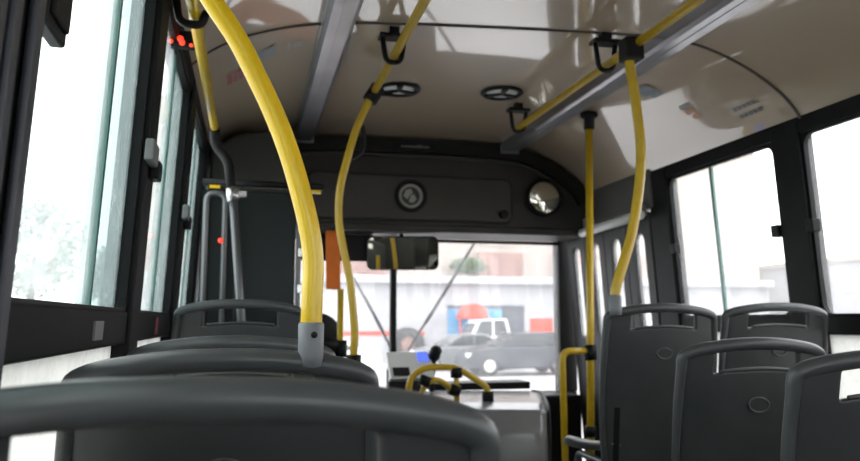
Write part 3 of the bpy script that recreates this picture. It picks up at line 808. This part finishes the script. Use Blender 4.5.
q, c_ = shrub('', '', '', (9.0, by+0.0, 3.62), (0.9, 0.22, 0.36), None, 3, 500, 0.14)
tag(q.build('balcony_plant', M['leaf']), 'green plant on the ledge of the pale building', 'plant')

def car(name, label, cat, loc, flip, paint, prof, cabin, wheels, wr=0.33, width=1.7, group=None):
    """side-on car, nose to the left; outlines (along, height) in metres"""
    root = thing(name, label, cat, loc, group)
    x0, y0, z0 = loc; sgn = -1 if flip else 1
    P = lambda a, b, t: (x0 + sgn*a, y0 + t, z0 + b)
    bd = MB().prism(prof, -width/2, width/2, P).build('body', paint, root, bevel=0.07, seg=3)
    cab = MB().prism(cabin, -width/2+0.10, width/2-0.10, P).build('cabin', paint, root, bevel=0.06, seg=3)
    def inset(pl, k):
        cx = sum(a for a, b in pl)/len(pl); cz = sum(b for a, b in pl)/len(pl)
        return [(cx+(a-cx)*k, cz+(b-cz)*k) for a, b in pl]
    MB().prism(inset(cabin, 0.80), -width/2+0.085, -width/2+0.15, P).build('side_windows', M['carglass'], root)
    a, b = cabin[0], cabin[1]
    fx = [(a[0]-0.03, a[1]+0.06), (b[0]-0.02, b[1]-0.06), (b[0]+0.03, b[1]-0.06), (a[0]+0.03, a[1]+0.06)]
    MB().prism(fx, -width/2+0.2, width/2-0.2, P).build('windscreen', M['carglass'], root)
    xm = (cabin[1][0] + cabin[2][0])/2
    MB().box(-0.04, 0.04, -width/2+0.08, -width/2+0.10, cabin[0][1]+.02, cabin[1][1]-.03, lambda a, b, t: (x0 + sgn*(xm+a), y0+b, z0+t)).build('door_post', paint, root)
    for wx in wheels:
        for s_ in (-1, 1):
            wl = MB().lathe([(0.10, -0.11), (wr*0.9, -0.11), (wr, -0.06), (wr, 0.06), (wr*0.9, 0.11), (0.10, 0.11)], P(wx, wr, s_*(width/2-0.08)), (0, 1, 0), 28).build('wheel', M['tyre'], root)
            MB().lathe([(0.001, 0.012*s_), (wr*0.62, 0.0), (wr*0.64, -0.02*s_)], P(wx, wr, s_*(width/2+0.035)), (0, 1, 0), 24).build('wheel_disc', M['hub'], wl)
    nose = min(a for a, b in prof)
    MB().box(-0.02, 0.10, -width/2+0.02, -width/2+0.40, 0.60, 0.76, lambda a, b, t: (x0 + sgn*(nose+0.05+a), y0+b, z0+t)).build('headlamp', M['white'], root, bevel=0.02)
    return root
hatch = [(-2.0, 0.22), (-2.02, 0.60), (-1.85, 0.82), (-0.95, 0.98), (1.8, 1.0), (1.95, 0.75), (1.93, 0.25)]
hcab = [(-0.98, 0.95), (-0.25, 1.42), (1.25, 1.46), (1.78, 0.97)]
car('car', 'dark slate hatchback parked side-on before the white building', 'car', (8.25, 25.5, GZ), False, M['carblue'], hatch, hcab, (-1.25, 1.25), group='parked cars')
sedan = [(-2.1, 0.22), (-2.12, 0.55), (-1.9, 0.74), (-0.9, 0.90), (1.7, 0.92), (2.1, 0.85), (2.12, 0.30)]
scab = [(-0.95, 0.88), (-0.2, 1.34), (0.85, 1.36), (1.55, 0.90)]
car('car', 'silver-grey car peeking out left behind the dark hatchback', 'car', (7.0, 28.3, GZ), False, M['carsilver'], sedan, scab, (-1.3, 1.3), group='parked cars')
vanp = [(-1.15, 0.30), (-1.20, 0.95), (-1.05, 1.12), (-0.7, 1.22), (1.15, 1.22), (1.2, 0.3)]
vcab = [(-0.75, 1.15), (-0.35, 1.90), (0.9, 1.95), (1.1, 1.15)]
car('van', 'white van standing in front of the blue doors', 'van', (8.75, 31.2, GZ), False, M['carwhite'], vanp, vcab, (-0.75, 0.7), wr=0.32)
# vermilion canopy over the van
aw = thing('canopy', 'rounded vermilion canopy rising behind the white van', 'canopy', (8.9, 33.0, GZ))
pts = [(0.62*math.cos(PI*k/14), 0.68*math.sin(PI*k/14)) for k in range(15)]
MB().prism(pts, 32.5, 33.6, lambda a, b, t: (8.9 + a, t, 1.15 + b)).build('hood', M['vermilion'], aw, bevel=0.05)
for sx in (-0.57, 0.57):
    MB().tube([(8.9+sx, 33.0, GZ), (8.9+sx, 33.0, 1.17)], 0.05, 10).build('post', M['vermilion'], aw)
ty = thing('tyre', 'dark round tyre leaning left of the silver-grey car', 'tyre', (6.0, 33.6, GZ))
MB().lathe([(0.35, -0.14), (0.68, -0.16), (0.78, -0.08), (0.78, 0.08), (0.68, 0.16), (0.35, 0.14), (0.35, -0.14)], (6.05, 33.7, GZ+0.78), (0, 1, 0), 32).build('tread', M['tyre'], ty)
MB().lathe([(0.001, -0.10), (0.34, -0.10), (0.36, 0.10), (0.001, 0.10)], (6.05, 33.7, GZ+0.78), (0, 1, 0), 24).build('disc', M['brick'], ty)
car('car', 'white car on the far left behind the yellow poles', 'car', (1.05, 24.5, GZ), False, M['carwhite'], sedan, scab, (-1.3, 1.3), group='parked cars')

# pale blocks beyond the right windows, hazy trees beyond the left ones
for i, (x0, y0, w_, d_, h_, lab) in enumerate([(26, 14, 8, 12, 3.4, 'low pale block seen low through the near right window'), (27, 28, 9, 14, 3.9, 'low pale block seen through the far right window')]):
    b_ = thing('building', lab, 'building', (x0+w_/2, y0+d_/2, GZ))
    MB().box(x0, x0+w_, y0, y0+d_, GZ, h_).build('wall', M['plaster'], b_)
    MB().box(x0-0.15, x0+w_+0.15, y0-0.15, y0+d_+0.15, h_, h_+0.25).build('parapet', M['beige'], b_)
for i, (x, y, h_, r_, sd) in enumerate([(-15, 55, 9.0, 3.6, 5), (-10.5, 62, 6.5, 2.6, 8), (-22, 50, 7.0, 3.2, 9)]):
    t_ = thing('tree', ['tall hazy tree beyond the near left window', 'smaller hazy tree right of the tall one beyond the left windows', 'broad hazy tree left of the tall one beyond the left windows'][i], 'tree', (x, y, GZ), 'hazy trees')
    MB().tube([(x, y, GZ), (x+0.2, y, h_*0.6)], [0.3, 0.16], 10).build('trunk', M['bark'], t_)
    q, _ = shrub('', '', '', (x, y, h_*0.68), (r_, r_, h_*0.40), None, sd, 1600, 0.28)
    q.build('crown', M['greytree'], t_)
